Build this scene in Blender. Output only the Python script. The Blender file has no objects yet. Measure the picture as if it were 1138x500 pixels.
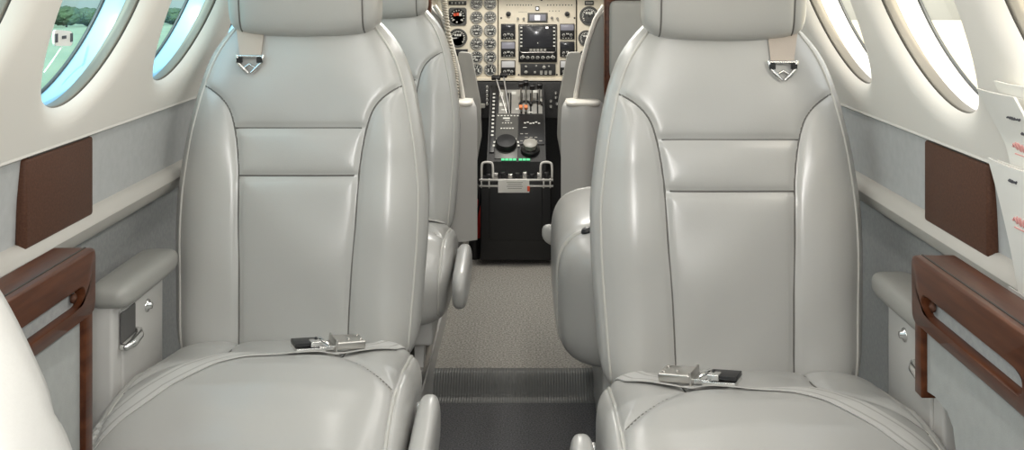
import bpy, bmesh, math, random
import numpy as np
from mathutils import Vector, Matrix
random.seed(7)
rng = np.random.default_rng(7)
S = bpy.context.scene
COL = S.collection
PI = math.pi
CAMX, CAMZ = 0.04, 1.13          # eye of the photographer, metres; cabin centre is X = 0, forward is +Y

# ------------------------------------------------------------------ materials
def mat(name, color, rough=.5, metal=0.0, noise=None, bump=None, spec=.5, coat=0.0, emit=None, sheen=0.0):
    m = bpy.data.materials.new(name); m.use_nodes = True
    nt = m.node_tree; b = nt.nodes['Principled BSDF']
    b.inputs['Base Color'].default_value = (*color, 1)
    b.inputs['Roughness'].default_value = rough
    b.inputs['Metallic'].default_value = metal
    b.inputs['Specular IOR Level'].default_value = spec
    b.inputs['Coat Weight'].default_value = coat
    b.inputs['Sheen Weight'].default_value = sheen
    if emit:
        b.inputs['Emission Color'].default_value = (*emit[0], 1); b.inputs['Emission Strength'].default_value = emit[1]
    tc = nt.nodes.new('ShaderNodeTexCoord')
    if noise:                                     # (second colour, scale, low, high, stretch)
        c2, sc, lo, hi = noise[:4]
        mp = nt.nodes.new('ShaderNodeMapping'); mp.inputs['Scale'].default_value = noise[4] if len(noise) > 4 else (1, 1, 1)
        n = nt.nodes.new('ShaderNodeTexNoise'); n.inputs['Scale'].default_value = sc; n.inputs['Detail'].default_value = 5
        r = nt.nodes.new('ShaderNodeValToRGB')
        r.color_ramp.elements[0].position = lo; r.color_ramp.elements[0].color = (*color, 1)
        r.color_ramp.elements[1].position = hi; r.color_ramp.elements[1].color = (*c2, 1)
        nt.links.new(tc.outputs['Object'], mp.inputs[0]); nt.links.new(mp.outputs[0], n.inputs[0])
        nt.links.new(n.outputs[0], r.inputs[0]); nt.links.new(r.outputs[0], b.inputs['Base Color'])
    if bump:                                      # (kind, scale, strength, distance)
        k, sc, st, di = bump
        if k == 'noise':
            n = nt.nodes.new('ShaderNodeTexNoise'); n.inputs['Scale'].default_value = sc; n.inputs['Detail'].default_value = 4; out = n.outputs[0]
        elif k == 'leather':
            n = nt.nodes.new('ShaderNodeTexVoronoi'); n.inputs['Scale'].default_value = sc; out = n.outputs[0]
        else:
            n = nt.nodes.new('ShaderNodeTexWave'); n.inputs['Scale'].default_value = sc; n.bands_direction = k; out = n.outputs[0]
        nt.links.new(tc.outputs['Object'], n.inputs[0])
        bp = nt.nodes.new('ShaderNodeBump'); bp.inputs['Strength'].default_value = st; bp.inputs['Distance'].default_value = di
        nt.links.new(out, bp.inputs['Height']); nt.links.new(bp.outputs[0], b.inputs['Normal'])
    return m

def glass_mat(name, tint, refl=.06):
    m = bpy.data.materials.new(name); m.use_nodes = True
    nt = m.node_tree; nt.nodes.remove(nt.nodes['Principled BSDF'])
    o = nt.nodes['Material Output']
    t = nt.nodes.new('ShaderNodeBsdfTransparent'); t.inputs[0].default_value = (*tint, 1)
    g = nt.nodes.new('ShaderNodeBsdfGlossy'); g.inputs['Roughness'].default_value = .03
    mx = nt.nodes.new('ShaderNodeMixShader'); mx.inputs[0].default_value = refl
    nt.links.new(t.outputs[0], mx.inputs[1]); nt.links.new(g.outputs[0], mx.inputs[2]); nt.links.new(mx.outputs[0], o.inputs[0])
    return m

LEATHER = mat('grey_leather', (.42, .415, .40), .29, noise=((.455, .447, .425), 3.0, .35, .7), bump=('leather', 420, .10, .0006), spec=.55, coat=.3)
LEATHER.node_tree.nodes['Principled BSDF'].inputs['Coat Roughness'].default_value = .22
LEATHER2 = mat('cockpit_leather', (.33, .325, .305), .42, bump=('leather', 420, .08, .0006))
WPIPE = mat('white_piping', (.78, .75, .69), .35)
RAIL = mat('chrome_shine_white', (.72, .71, .68), .25)  # shine of the chrome rails put into a plain white, shared with white loops
QUAD = mat('quadrant_glare_plate', (.50, .49, .46), .28, .5)  # plate colour lightened to stand for the glare on it
SEAM = mat('seam_thread', (.13, .125, .115), .7)
PIPE = mat('leather_piping', (.50, .49, .455), .28)
SHELLW = mat('white_trim_shell', (.80, .775, .725), .5, bump=('noise', 300, .05, .0006))
PANEL = mat('grey_wall_fabric', (.42, .43, .43), .9, noise=((.46, .47, .47), 60, .3, .7), bump=('noise', 500, .25, .001))
SIDEP = mat('grey_table_fabric', (.33, .34, .33), .9, noise=((.36, .37, .36), 60, .3, .7), bump=('noise', 500, .25, .001))
LOWERW = mat('grey_wall_carpet', (.30, .31, .31), .95, noise=((.36, .365, .36), 120, .3, .7), bump=('noise', 500, .4, .001))
LEDGE = mat('cream_ledge', (.50, .48, .445), .6)
WOOD = mat('mahogany', (.048, .014, .006), .32, noise=((.102, .034, .014), 5, .35, .7, (14, 1.2, 14)), spec=.22)
BROWN = mat('brown_laminate', (.070, .031, .019), .5, noise=((.097, .044, .027), 260, .35, .65), spec=.2)
CARPET = mat('grey_carpet', (.20, .19, .175), .95, noise=((.46, .44, .40), 170, .36, .64), bump=('noise', 260, .8, .004))
DARKCARPET = mat('charcoal_carpet', (.055, .055, .060), .95, noise=((.13, .13, .135), 240, .4, .62), bump=('noise', 260, .7, .003))
RUBBER = mat('ribbed_rubber', (.11, .112, .108), .42, bump=('X', 40, .5, .002))
CHROME = mat('chrome', (.78, .78, .77), .16, 1.0)
STEEL = mat('brushed_steel', (.62, .60, .57), .3, 1.0)
BLACK = mat('black_plastic', (.014, .014, .015), .35)
BLACKM = mat('black_crackle_paint', (.022, .022, .023), .55, noise=((.034, .034, .035), 200, .4, .6))
FACE = mat('dial_face', (.030, .032, .034), .3)
BEZEL = mat('dial_bezel', (.10, .10, .095), .35)
BEZELG = mat('grey_dial_bezel', (.36, .35, .32), .4)
MARK = mat('dial_marking', (.72, .72, .68), .5)
RED = mat('red_marking', (.75, .10, .04), .5)
ORANGE = mat('orange_knob', (.80, .26, .10), .4)
GREEN = mat('green_backlit_legend', (.05, .5, .2), .5, emit=((.10, .75, .32), .55))
CREAM = mat('cream_panel_paint', (.80, .73, .60), .45, noise=((.83, .76, .63), 30, .4, .6))
SCREEN = mat('dark_screen', (.035, .036, .042), .12)
LCDG = mat('grey_display', (.30, .30, .36), .2)
LCDW = mat('pale_display', (.62, .62, .64), .25)
LITE = mat('lit_annunciator_and_glint', (.9, .88, .85), .3, emit=((1, .96, .92), 1.2))
WEBD = mat('belt_webbing_stripe', (.40, .39, .37), .6)
WEB = mat('belt_webbing', (.56, .55, .53), .5, bump=('X', 300, .25, .0006))
TAN = mat('tan_webbing', (.50, .43, .37), .7, bump=('noise', 400, .3, .0006))
PAPER = mat('white_paper', (.82, .81, .77), .6)
INKR = mat('red_ink', (.66, .32, .30), .6)
INKK = mat('black_ink', (.06, .06, .07), .6)
PLASTW = mat('pale_grey_plastic', (.55, .54, .52), .42)
POCKET = mat('pocket_lining', (.10, .098, .095), .7)
GAP = mat('dark_gap', (.05, .045, .04), .7)
BEZW = mat('window_bezel', (.22, .205, .175), .45, bump=('noise', 400, .1, .0006))
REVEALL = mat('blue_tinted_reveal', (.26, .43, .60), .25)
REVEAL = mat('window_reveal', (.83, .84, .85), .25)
GASKET = mat('window_gasket', (.055, .06, .065), .45)
GLASSL = glass_mat('tinted_pane', (.52, .75, .75), .05)
GLASSR = glass_mat('warm_light_pane', (.98, .93, .80), .05)  # warm tint stands in for the bright sunlight outside
GRASS = mat('field_grass', (.20, .26, .16), .95, noise=((.28, .31, .19), .05, .35, .65))
LEAF = mat('tree_leaves', (.030, .055, .028), .9, noise=((.05, .08, .035), 1.2, .35, .65))
GLAREFIELD = mat('glare_pale_field', (.66, .58, .40), .9, noise=((.74, .66, .47), .06, .35, .65))  # overexposed field on the right, its glare put into a paler colour
BARK = mat('tree_bark', (.09, .06, .04), .9)
REDP = mat('red_enamel', (.45, .03, .025), .3)
CORDM = mat('cream_cord', (.66, .61, .52), .5)

# ------------------------------------------------------------------ object helpers
def link(name, me, mats, parent=None, smooth=True):
    o = bpy.data.objects.new(name, me); COL.objects.link(o)
    for m in (mats if isinstance(mats, (list, tuple)) else [mats]): me.materials.append(m)
    if smooth: me.polygons.foreach_set('use_smooth', [True] * len(me.polygons))
    if parent: o.parent = parent
    return o
def thing(name, label, cat, loc=(0, 0, 0), rot=(0, 0, 0), group=None):
    o = bpy.data.objects.new(name, None); COL.objects.link(o); o.empty_display_size = .05
    o.location = loc; o.rotation_euler = rot
    return tag(o, label, cat, group)
def tag(o, label, cat, group=None):
    o['label'] = label; o['category'] = cat
    if group: o['group'] = group
    return o
def struct(o):
    o['kind'] = 'structure'; return o
def copy_tree(o, parent=None):
    c = o.copy(); COL.objects.link(c)
    if parent: c.parent = parent
    for ch in list(o.children): copy_tree(ch, c)
    return c

class MB:
    """collects shapes into one mesh; mi = material slot"""
    def __init__(s): s.v = []; s.f = []; s.m = []
    def add(s, vs, fs, mi=0):
        k = len(s.v); s.v += [tuple(map(float, p)) for p in vs]
        s.f += [tuple(k + i for i in f) for f in fs]; s.m += [mi] * len(fs); return s
    def box(s, c, h, mi=0, rot=None, bev=0.0):
        """c centre, h half sizes; bev chamfers the edges"""
        bm = bmesh.new(); bmesh.ops.create_cube(bm, size=2)
        for v in bm.verts: v.co = Vector((v.co.x * h[0], v.co.y * h[1], v.co.z * h[2]))
        if bev: bmesh.ops.bevel(bm, geom=bm.edges[:], offset=min(bev, .95 * min(h)), segments=3, profile=.5, affect='EDGES')
        R = rot.to_matrix() if isinstance(rot, type(Matrix().to_euler())) else rot
        bm.verts.index_update()
        vs = [(R @ v.co if R else v.co) + Vector(c) for v in bm.verts]
        s.add(vs, [[v.index for v in f.verts] for f in bm.faces], mi); bm.free(); return s
    def tube(s, pts, r, mi=0, n=10, cap=True):
        pts = [Vector(p) for p in pts]; rr = r if isinstance(r, (list, tuple)) else [r] * len(pts)
        vs = []; fs = []; prev = None
        for i, p in enumerate(pts):
            t = (pts[min(i + 1, len(pts) - 1)] - pts[max(i - 1, 0)]).normalized()
            if prev is None:
                a = Vector((0, 0, 1)) if abs(t.z) < .9 else Vector((1, 0, 0)); u = t.cross(a).normalized()
            else:
                u = (prev - t * prev.dot(t)).normalized()
            prev = u; w = t.cross(u)
            for k in range(n):
                a = 2 * PI * k / n; vs.append(p + (u * math.cos(a) + w * math.sin(a)) * rr[i])
        for i in range(len(pts) - 1):
            for k in range(n):
                fs.append((i * n + k, i * n + (k + 1) % n, (i + 1) * n + (k + 1) % n, (i + 1) * n + k))
        if cap: fs += [tuple(range(n))[::-1], tuple((len(pts) - 1) * n + k for k in range(n))]
        return s.add(vs, fs, mi)
    def lathe(s, prof, c, axis=(0, 0, 1), mi=0, n=24):
        """prof: (radius, height) pairs turned about axis through c"""
        ax = Vector(axis).normalized(); u = ax.orthogonal().normalized(); w = ax.cross(u); c = Vector(c)
        vs = []; fs = []
        for r, h in prof:
            for k in range(n):
                a = 2 * PI * k / n; vs.append(c + ax * h + (u * math.cos(a) + w * math.sin(a)) * r)
        for i in range(len(prof) - 1):
            for k in range(n): fs.append((i * n + k, i * n + (k + 1) % n, (i + 1) * n + (k + 1) % n, (i + 1) * n + k))
        if prof[0][0] > 1e-6: fs.append(tuple(range(n))[::-1])
        if prof[-1][0] > 1e-6: fs.append(tuple((len(prof) - 1) * n + k for k in range(n)))
        return s.add(vs, fs, mi)
    def prism(s, poly, y0, y1, mi=0, plane='xz'):
        n = len(poly); vs = []
        for y in (y0, y1):
            for a, b in poly: vs.append((a, y, b) if plane == 'xz' else ((y, a, b) if plane == 'yz' else (a, b, y)))
        return s.add(vs, [tuple(range(n)), tuple(range(2 * n - 1, n - 1, -1))] + [(i, n + i, n + (i + 1) % n, (i + 1) % n) for i in range(n)], mi)
    def grid(s, P, mi=0):
        """P: 2-D list of points"""
        nr = len(P); nc = len(P[0]); vs = [p for row in P for p in row]
        return s.add(vs, [(i * nc + j, i * nc + j + 1, (i + 1) * nc + j + 1, (i + 1) * nc + j) for i in range(nr - 1) for j in range(nc - 1)], mi)
    def mesh(s, name, recalc=True):
        me = bpy.data.meshes.new(name); me.from_pydata(s.v, [], s.f)
        me.polygons.foreach_set('material_index', s.m)
        if recalc:
            bm = bmesh.new(); bm.from_mesh(me); bmesh.ops.recalc_face_normals(bm, faces=bm.faces[:]); bm.to_mesh(me); bm.free()
        me.update(); return me
    def build(s, name, mats, parent=None, smooth=False, angle=None):
        o = link(name, s.mesh(name), mats, parent, smooth or angle is not None)
        if angle is not None: o.data.set_sharp_from_angle(angle=math.radians(angle))
        return o

def cube_grid(nx, ny, nz):
    idx = {}; vs = []; fs = []
    def vid(i, j, k):
        key = (i, j, k)
        if key not in idx:
            idx[key] = len(vs); vs.append((2 * i / nx - 1, 2 * j / ny - 1, 2 * k / nz - 1))
        return idx[key]
    for k in (0, nz):
        for i in range(nx):
            for j in range(ny): fs.append((vid(i, j, k), vid(i + 1, j, k), vid(i + 1, j + 1, k), vid(i, j + 1, k)))
    for j in (0, ny):
        for i in range(nx):
            for k in range(nz): fs.append((vid(i, j, k), vid(i + 1, j, k), vid(i + 1, j, k + 1), vid(i, j, k + 1)))
    for i in (0, nx):
        for j in range(ny):
            for k in range(nz): fs.append((vid(i, j, k), vid(i, j + 1, k), vid(i, j + 1, k + 1), vid(i, j, k + 1)))
    return np.array(vs), fs
def superellipsoid(n, p):
    """unit rounded box: |x|^p0+|y|^p1+|z|^p2 = 1"""
    v, f = cube_grid(*n); v = np.sin(v * PI / 2 * .92) / math.sin(PI / 2 * .92)
    lo = np.zeros(len(v)); hi = np.full(len(v), 1.0001)
    for _ in range(40):
        m = (lo + hi) / 2
        q = (np.abs(v * m[:, None]) ** np.array(p)).sum(1)
        hi = np.where(q > 1, m, hi); lo = np.where(q > 1, lo, m)
    return v * lo[:, None], f
def np_mesh(name, v, f):
    me = bpy.data.meshes.new(name); me.from_pydata([tuple(map(float, p)) for p in v], [], f)
    bm = bmesh.new(); bm.from_mesh(me); bmesh.ops.recalc_face_normals(bm, faces=bm.faces[:]); bm.to_mesh(me); bm.free()
    return me
def pad(name, m, parent, c, h, p=(4, 4, 4), n=(14, 14, 14), warp=None):
    v, f = superellipsoid(n, p); v = v * np.array(h)
    if warp: v = warp(v)
    v = v + np.array(c)
    return link(name, np_mesh(name, v, f), m, parent)
def seg_dist(x, z, poly):
    d = np.full(np.shape(x), 9.0)
    for (x0, z0), (x1, z1) in zip(poly, poly[1:]):
        dx, dz = x1 - x0, z1 - z0; t = np.clip(((x - x0) * dx + (z - z0) * dz) / (dx * dx + dz * dz), 0, 1)
        d = np.minimum(d, np.hypot(x - x0 - t * dx, z - z0 - t * dz))
    return d
def smooth_poly(pts, n=8):
    """Catmull-Rom through points of any dimension"""
    P = [np.array(p, float) for p in pts]; P = [2 * P[0] - P[1]] + P + [2 * P[-1] - P[-2]]; out = []
    for i in range(1, len(P) - 2):
        a, b, c, d = P[i - 1:i + 3]
        for k in range(n):
            t = k / n; out.append(.5 * (2 * b + (c - a) * t + (2 * a - 5 * b + 4 * c - d) * t * t + (3 * b - a - 3 * c + d) * t ** 3))
    out.append(P[-2]); return out

# ------------------------------------------------------------------ cabin shell
FLOOR_SIDE = .07
HWZ = [(.875, .702), (.9935, .650), (1.0985, .608), (1.2035, .562), (1.31, .50), (1.39, .40), (1.45, .27), (1.487, .11), (1.49, 0)]
def hw(z): return float(np.interp(z, [a for a, b in HWZ], [b for a, b in HWZ]))
_zs = np.linspace(.875, 1.35, 80); _hs = np.polyfit(_zs, [hw(z) for z in _zs], 4)
def hws(z): return float(np.polyval(_hs, z))
ZW0, ZW1 = .875, 1.345
WA, WB, WZ = .160, .184, 1.117
FL = .022
SP = .4515
Y_AFT, Y_BULK, Y_NOSE = -.95, 3.72, 4.86

def ring_pts(yc, sgn, sc, d, n=72):
    out = []
    for k in range(n):
        a = 2 * PI * k / n; y = yc + WA * sc * math.cos(a); z = WZ + WB * sc * math.sin(a)
        out.append((sgn * (hws(z) + FL + d), y, z))
    return out
def ring_strip(mb, rings, mi=0):
    n = len(rings[0]); vs = [p for r in rings for p in r]
    mb.add(vs, [(i * n + k, i * n + (k + 1) % n, (i + 1) * n + (k + 1) % n, (i + 1) * n + k) for i in range(len(rings) - 1) for k in range(n)], mi)

def side_wall(sgn, name, y_off, nw):
    mb = MB(); wins = [1.580 + y_off + SP * k for k in nw]
    y_lo, y_hi = wins[0] - SP / 2, wins[-1] + SP / 2
    zrow = list(np.linspace(ZW0, ZW1, 13))
    for (a, b) in ((Y_AFT, y_lo), (y_hi, Y_NOSE)):
        mb.grid([[(sgn * hws(z), a + (b - a) * i / 6, z) for i in range(7)] for z in zrow])
    angs = sorted(set([2 * PI * k / 96 for k in range(97)] + [math.atan2(h, w) % (2 * PI) for h in (ZW1 - WZ, ZW0 - WZ) for w in (SP / 2, -SP / 2)]))
    for yc in wins:
        rows = []
        for t in [0, .04, .09, .15, .22, .30, .40, .52, .68, .84, 1.0]:
            row = []
            for a in angs:
                c, s = math.cos(a), math.sin(a)
                e = np.array((yc + WA * c, WZ + WB * s))
                # matching point on the border of this window's bay
                hy, hz0, hz1 = SP / 2, WZ - ZW0, ZW1 - WZ
                hz = hz1 if s > 0 else hz0
                q = 1 / max(abs(c) / hy, abs(s) / hz, 1e-9)
                r = np.array((yc + c * q, WZ + s * q))
                p = e + (r - e) * t
                rho = math.hypot((p[0] - yc) / WA, (p[1] - WZ) / WB)
                dist = np.hypot(*(p - e)); w = max(0, 1 - dist / .042)
                row.append((sgn * (hws(min(max(p[1], ZW0), ZW1)) + FL * w ** 2.2), p[0], p[1]))
            rows.append(row)
        mb.grid(rows)
    o = mb.build(name, SHELLW, smooth=True); struct(o)
    return o, wins
wl, winL = side_wall(-1, 'wall_left', .047, range(-4, 6))
wr, winR = side_wall(1, 'wall_right', -.019, range(-4, 6))

wn = 0
for sgn, wins, glass in ((-1, winL, GLASSL), (1, winR, GLASSR)):
    for yc in wins:
        wn += 1
        mb = MB(); ring_strip(mb, [ring_pts(yc, sgn, s, d) for s, d in ((1.0, .0), (1.012, .0005), (1.012, .004), (1.0, .0045))])
        root = struct(mb.build('window_%d' % wn, GAP, smooth=True))
        mb = MB(); ring_strip(mb, [ring_pts(yc, sgn, s, d) for s, d in ((1.012, .003), (.992, .004), (.985, .006), (.985, .022), (.995, .0245), (1.02, .025))])
        mb.build('bezel', BEZW, root, smooth=True)
        mb = MB(); ring_strip(mb, [ring_pts(yc, sgn, s, d) for s, d in ((1.015, .025), (1.005, .034), (1.0, .062))])
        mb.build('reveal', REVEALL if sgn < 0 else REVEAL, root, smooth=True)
        mb = MB(); ring_strip(mb, [ring_pts(yc, sgn, s, d) for s, d in ((1.01, .060), (.975, .060), (.965, .063), (.975, .066), (1.01, .066), (1.01, .060))])
        mb.build('gasket', GASKET, root, smooth=True)
        mb = MB(); rg = ring_pts(yc, sgn, 1.0, .064); cen = (sgn * (hws(WZ) + FL + .064), yc, WZ)
        mb.add(rg + [cen], [(k, (k + 1) % 72, 72) for k in range(72)])
        mb.build('pane', glass, root)

# lower side walls: grey fabric panel, cream ledge, carpeted lower wall
for sgn, side in ((-1, 'left'), (1, 'right')):
    def strip(name, prof, m, parent=None, smooth=False):
        mb = MB(); ys = np.linspace(Y_AFT, Y_NOSE, 12)
        mb.grid([[(sgn * x, y, z) for y in ys] for x, z in prof])
        o = mb.build(name, m, parent, angle=35); return o
    struct(strip('trim_1' if sgn < 0 else 'trim_2', [(.725, .868), (.706, .868), (.7022, .870), (.7015, .877), (.704, .880), (.725, .880)], SHELLW))
    struct(strip('wall_lower_' + side, [(.719, .874), (.713, .868), (.719, .805), (.723, .733)], PANEL))
    struct(strip('trim_3' if sgn < 0 else 'trim_4', [(.726, .739), (.717, .738), (.709, .734), (.702, .726), (.699, .716), (.710, .695), (.724, .683), (.745, .671), (.772, .669)], LEDGE))
    struct(strip('wall_carpeted_' + side, [(.767, .673), (.770, .55), (.765, .30), (.745, 0), (.73, -.08)], LOWERW))

# ceiling, aft wall
mb = MB(); ys = np.linspace(Y_AFT, 4.25, 20)
prof = [(-hw(z), z) for z, _ in HWZ if z > 1.35] + [(hw(z), z) for z, _ in HWZ[::-1] if z > 1.35 and z < 1.489]
prof = [(-hws(ZW1), ZW1)] + prof + [(hws(ZW1), ZW1)]
mb.grid([[(x, y, z) for y in ys] for x, z in prof]); struct(mb.build('ceiling', SHELLW, smooth=True))
mb = MB(); mb.box((0, Y_AFT - .02, .7), (.78, .02, .8)); struct(mb.build('wall_back', PANEL))

# floor: sunken aisle with a ribbed sill step between dark and light carpet
YS = 2.99
mb = MB(); mb.box((0, (YS + Y_NOSE) / 2 + .0, -.02), (.245, (Y_NOSE - YS) / 2, .02)); struct(mb.build('floor', CARPET))
mb = MB(); mb.box((0, (Y_AFT + 2.95) / 2, -.07), (.245, (2.95 - Y_AFT) / 2, .02)); struct(mb.build('floor_aft', DARKCARPET))
mb = MB()
prof = [(3.02, .004), (2.995, .004), (2.985, .001), (2.978, -.006), (2.964, -.018), (2.957, -.030), (2.952, -.042), (2.946, -.049), (2.90, -.0495)]
mb.grid([[(x, y, z) for x in np.linspace(-.236, .236, 6)] for y, z in prof]); struct(mb.build('trim_5', RUBBER, smooth=True))
for sgn, side in ((-1, 'left'), (1, 'right')):
    mb = MB(); mb.box((sgn * .51, (Y_AFT + Y_NOSE) / 2, FLOOR_SIDE / 2 - .06), (.27, (Y_NOSE - Y_AFT) / 2, FLOOR_SIDE / 2 + .06))
    struct(mb.build('floor_' + side, CARPET if False else LOWERW))
    mb = MB(); mb.box((sgn * .236, (Y_AFT + 3.5) / 2, FLOOR_SIDE / 2 - .045), (.006, (3.5 - Y_AFT) / 2, FLOOR_SIDE / 2 + .048), bev=.003)
    struct(mb.build('baseboard_' + side, PLASTW))

# ------------------------------------------------------------------ passenger seat (faces -Y, aisle on its +X side)
BV = [-.08, 0, .183, .283, .398, .5, .57, .612, .66]
BH = [.242, .250, .262, .263, .248, .226, .200, .166, .125]
_bvx = np.linspace(-.08, .66, 200); _bh = np.interp(_bvx, BV, BH)
for _ in range(3): _bh = np.convolve(np.pad(_bh, 6, 'edge'), np.ones(13) / 13, 'valid')
def bhw(v): return np.interp(v, _bvx, _bh)
BT, BSL, BM, BHH = .062, .165, .29, .37
SEAMS = [[(s * x, v) for x, v in smooth_poly([(.108, -.08), (.113, .1), (.121, .25), (.125, .33), (.137, .407), (.156, .455), (.198, .488), (.25, .50)], 6)] for s in (-1, 1)]
SEAMS += [[(-.137, .407), (.137, .407)], [(-.124, .312), (.124, .312)]]
def back_disp(x, v):
    d = np.full(np.shape(x), 9.0)
    for s in SEAMS: d = np.minimum(d, seg_dist(x, v, s))
    e = bhw(v) - .02 - np.abs(x); d2 = np.minimum(d, np.abs(e) * 1.2)
    puff = .006 * (1 - np.exp(-d2 / .014)) - .003 * np.exp(-(d / .005) ** 2)
    bol = .009 * np.exp(-((np.abs(x) - .185) / .045) ** 2) * np.clip((.52 - v) / .15, 0, 1)
    wr = .0016 * np.sin(v * 31 + 6 * x) * np.cos(x * 23 + 2)
    lumb = .012 * np.exp(-((v - .18) / .14) ** 2) * np.exp(-(x / .14) ** 2)
    return puff + bol + wr + lumb
def back_front(x, v):
    A = min(abs(x) / float(bhw(v)), .999); C = min(abs((v - BM) / BHH), .995)
    B = -max(1e-4, 1 - A ** 6 - C ** 14) ** (1 / 3)
    w = np.clip((-B - .15) / .6, 0, 1)
    return (B + 1) * BT + BSL * max(v, -.1) - float(w) * float(back_disp(np.array(x), np.array(v)))
SZ = .42
def backrest_mesh():
    n, f = superellipsoid((110, 14, 150), (6, 3, 14))
    v = BM + n[:, 2] * BHH; x = n[:, 0] * bhw(v); B = n[:, 1]
    w = np.clip((-B - .15) / .6, 0, 1)
    y = (B + 1) * BT + BSL * np.maximum(v, -.1) - w * back_disp(x, v)
    return np_mesh('backrest', np.stack([x, y, v + SZ], 1), f)
CA, CB, CC, CY, CZ = .262, .252, .105, -.238, .335
CP = (6, 6, 4)
FY = [-.50, -.45, -.40, -.34, -.27, -.21, -.16, -.08, .02]
FZ = [-.085, -.050, -.026, -.006, .003, 0, -.010, -.021, -.02]
def fwarp(y): return np.interp(y, FY, FZ)
CSEAM = [[(s * .234, y) for y in (-.6, .05)] for s in (-1, 1)]
CROSS = smooth_poly([(-.234, -.30), (-.15, -.21), (-.08, -.165), (0, -.155), (.08, -.165), (.15, -.21), (.234, -.30)], 6)
CSEAM += [[tuple(p) for p in CROSS]] + [[(s * .112, .05), (s * .115, -.17)] for s in (-1, 1)]
def cush_disp(x, y):
    d = np.full(np.shape(x), 9.0)
    for s in CSEAM: d = np.minimum(d, seg_dist(x, y, s))
    puff = .010 * (1 - np.exp(-d / .022)) - .003 * np.exp(-(d / .0035) ** 2)
    crown = .011 * (1 - (np.clip(np.abs(x), 0, .21) / .21) ** 2) * np.clip((-y - .12) / .12, 0, 1)
    wr = .0018 * np.sin(x * 34 + 9 * y) * np.cos(y * 30 + 3 * x)
    return puff + crown + wr
def cush_top(x, y):
    x = float(np.clip(x, -CA * .985, CA * .985))
    q = 1 - abs(x / CA) ** CP[0] - abs((y - CY) / CB) ** CP[1]
    z = CC * max(q, 1e-4) ** (1 / CP[2]); t = (z + CC) / (2 * CC)
    w = np.clip((z / CC - .1) / .6, 0, 1)
    return CZ + z + t * float(fwarp(y)) + w * float(cush_disp(np.array(x), np.array(y)))
def cushion_mesh():
    n, f = superellipsoid((90, 90, 36), CP)
    x = n[:, 0] * CA; y = CY + n[:, 1] * CB; z = n[:, 2] * CC; t = (z + CC) / (2 * CC)
    w = np.clip((n[:, 2] - .1) / .6, 0, 1); dd = cush_disp(x, y)
    z2 = CZ + z + t * fwarp(y) + w * dd
    wf = np.clip((-n[:, 1] - .6) / .4, 0, 1) * (1 - w)
    y2 = y - wf * dd * .6
    return np_mesh('cushion', np.stack([x, y2, z2], 1), f)
def ribbon(pts, ups, width, th=.0022, mi=0, mb=None):
    """flat strap along pts, ups = surface normals"""
    mb = mb or MB(); P = [Vector(p) for p in pts]; rows = []
    for i, p in enumerate(P):
        t = (P[min(i + 1, len(P) - 1)] - P[max(i - 1, 0)]).normalized(); u = Vector(ups[i]).normalized()
        s = t.cross(u).normalized() * (width[i] if isinstance(width, (list, tuple)) else width) / 2; k = u * th / 2
        rows.append([p - s + k, p - s * .5 + k * 1.2, p + s * .5 + k * 1.2, p + s + k, p + s - k, p - s - k, p - s + k])
    mb.grid(rows, mi)
    nr = len(rows); mb.add(rows[0][:6], [tuple(range(6))], mi); mb.add(rows[-1][:6], [tuple(range(6))], mi)
    return mb

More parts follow.
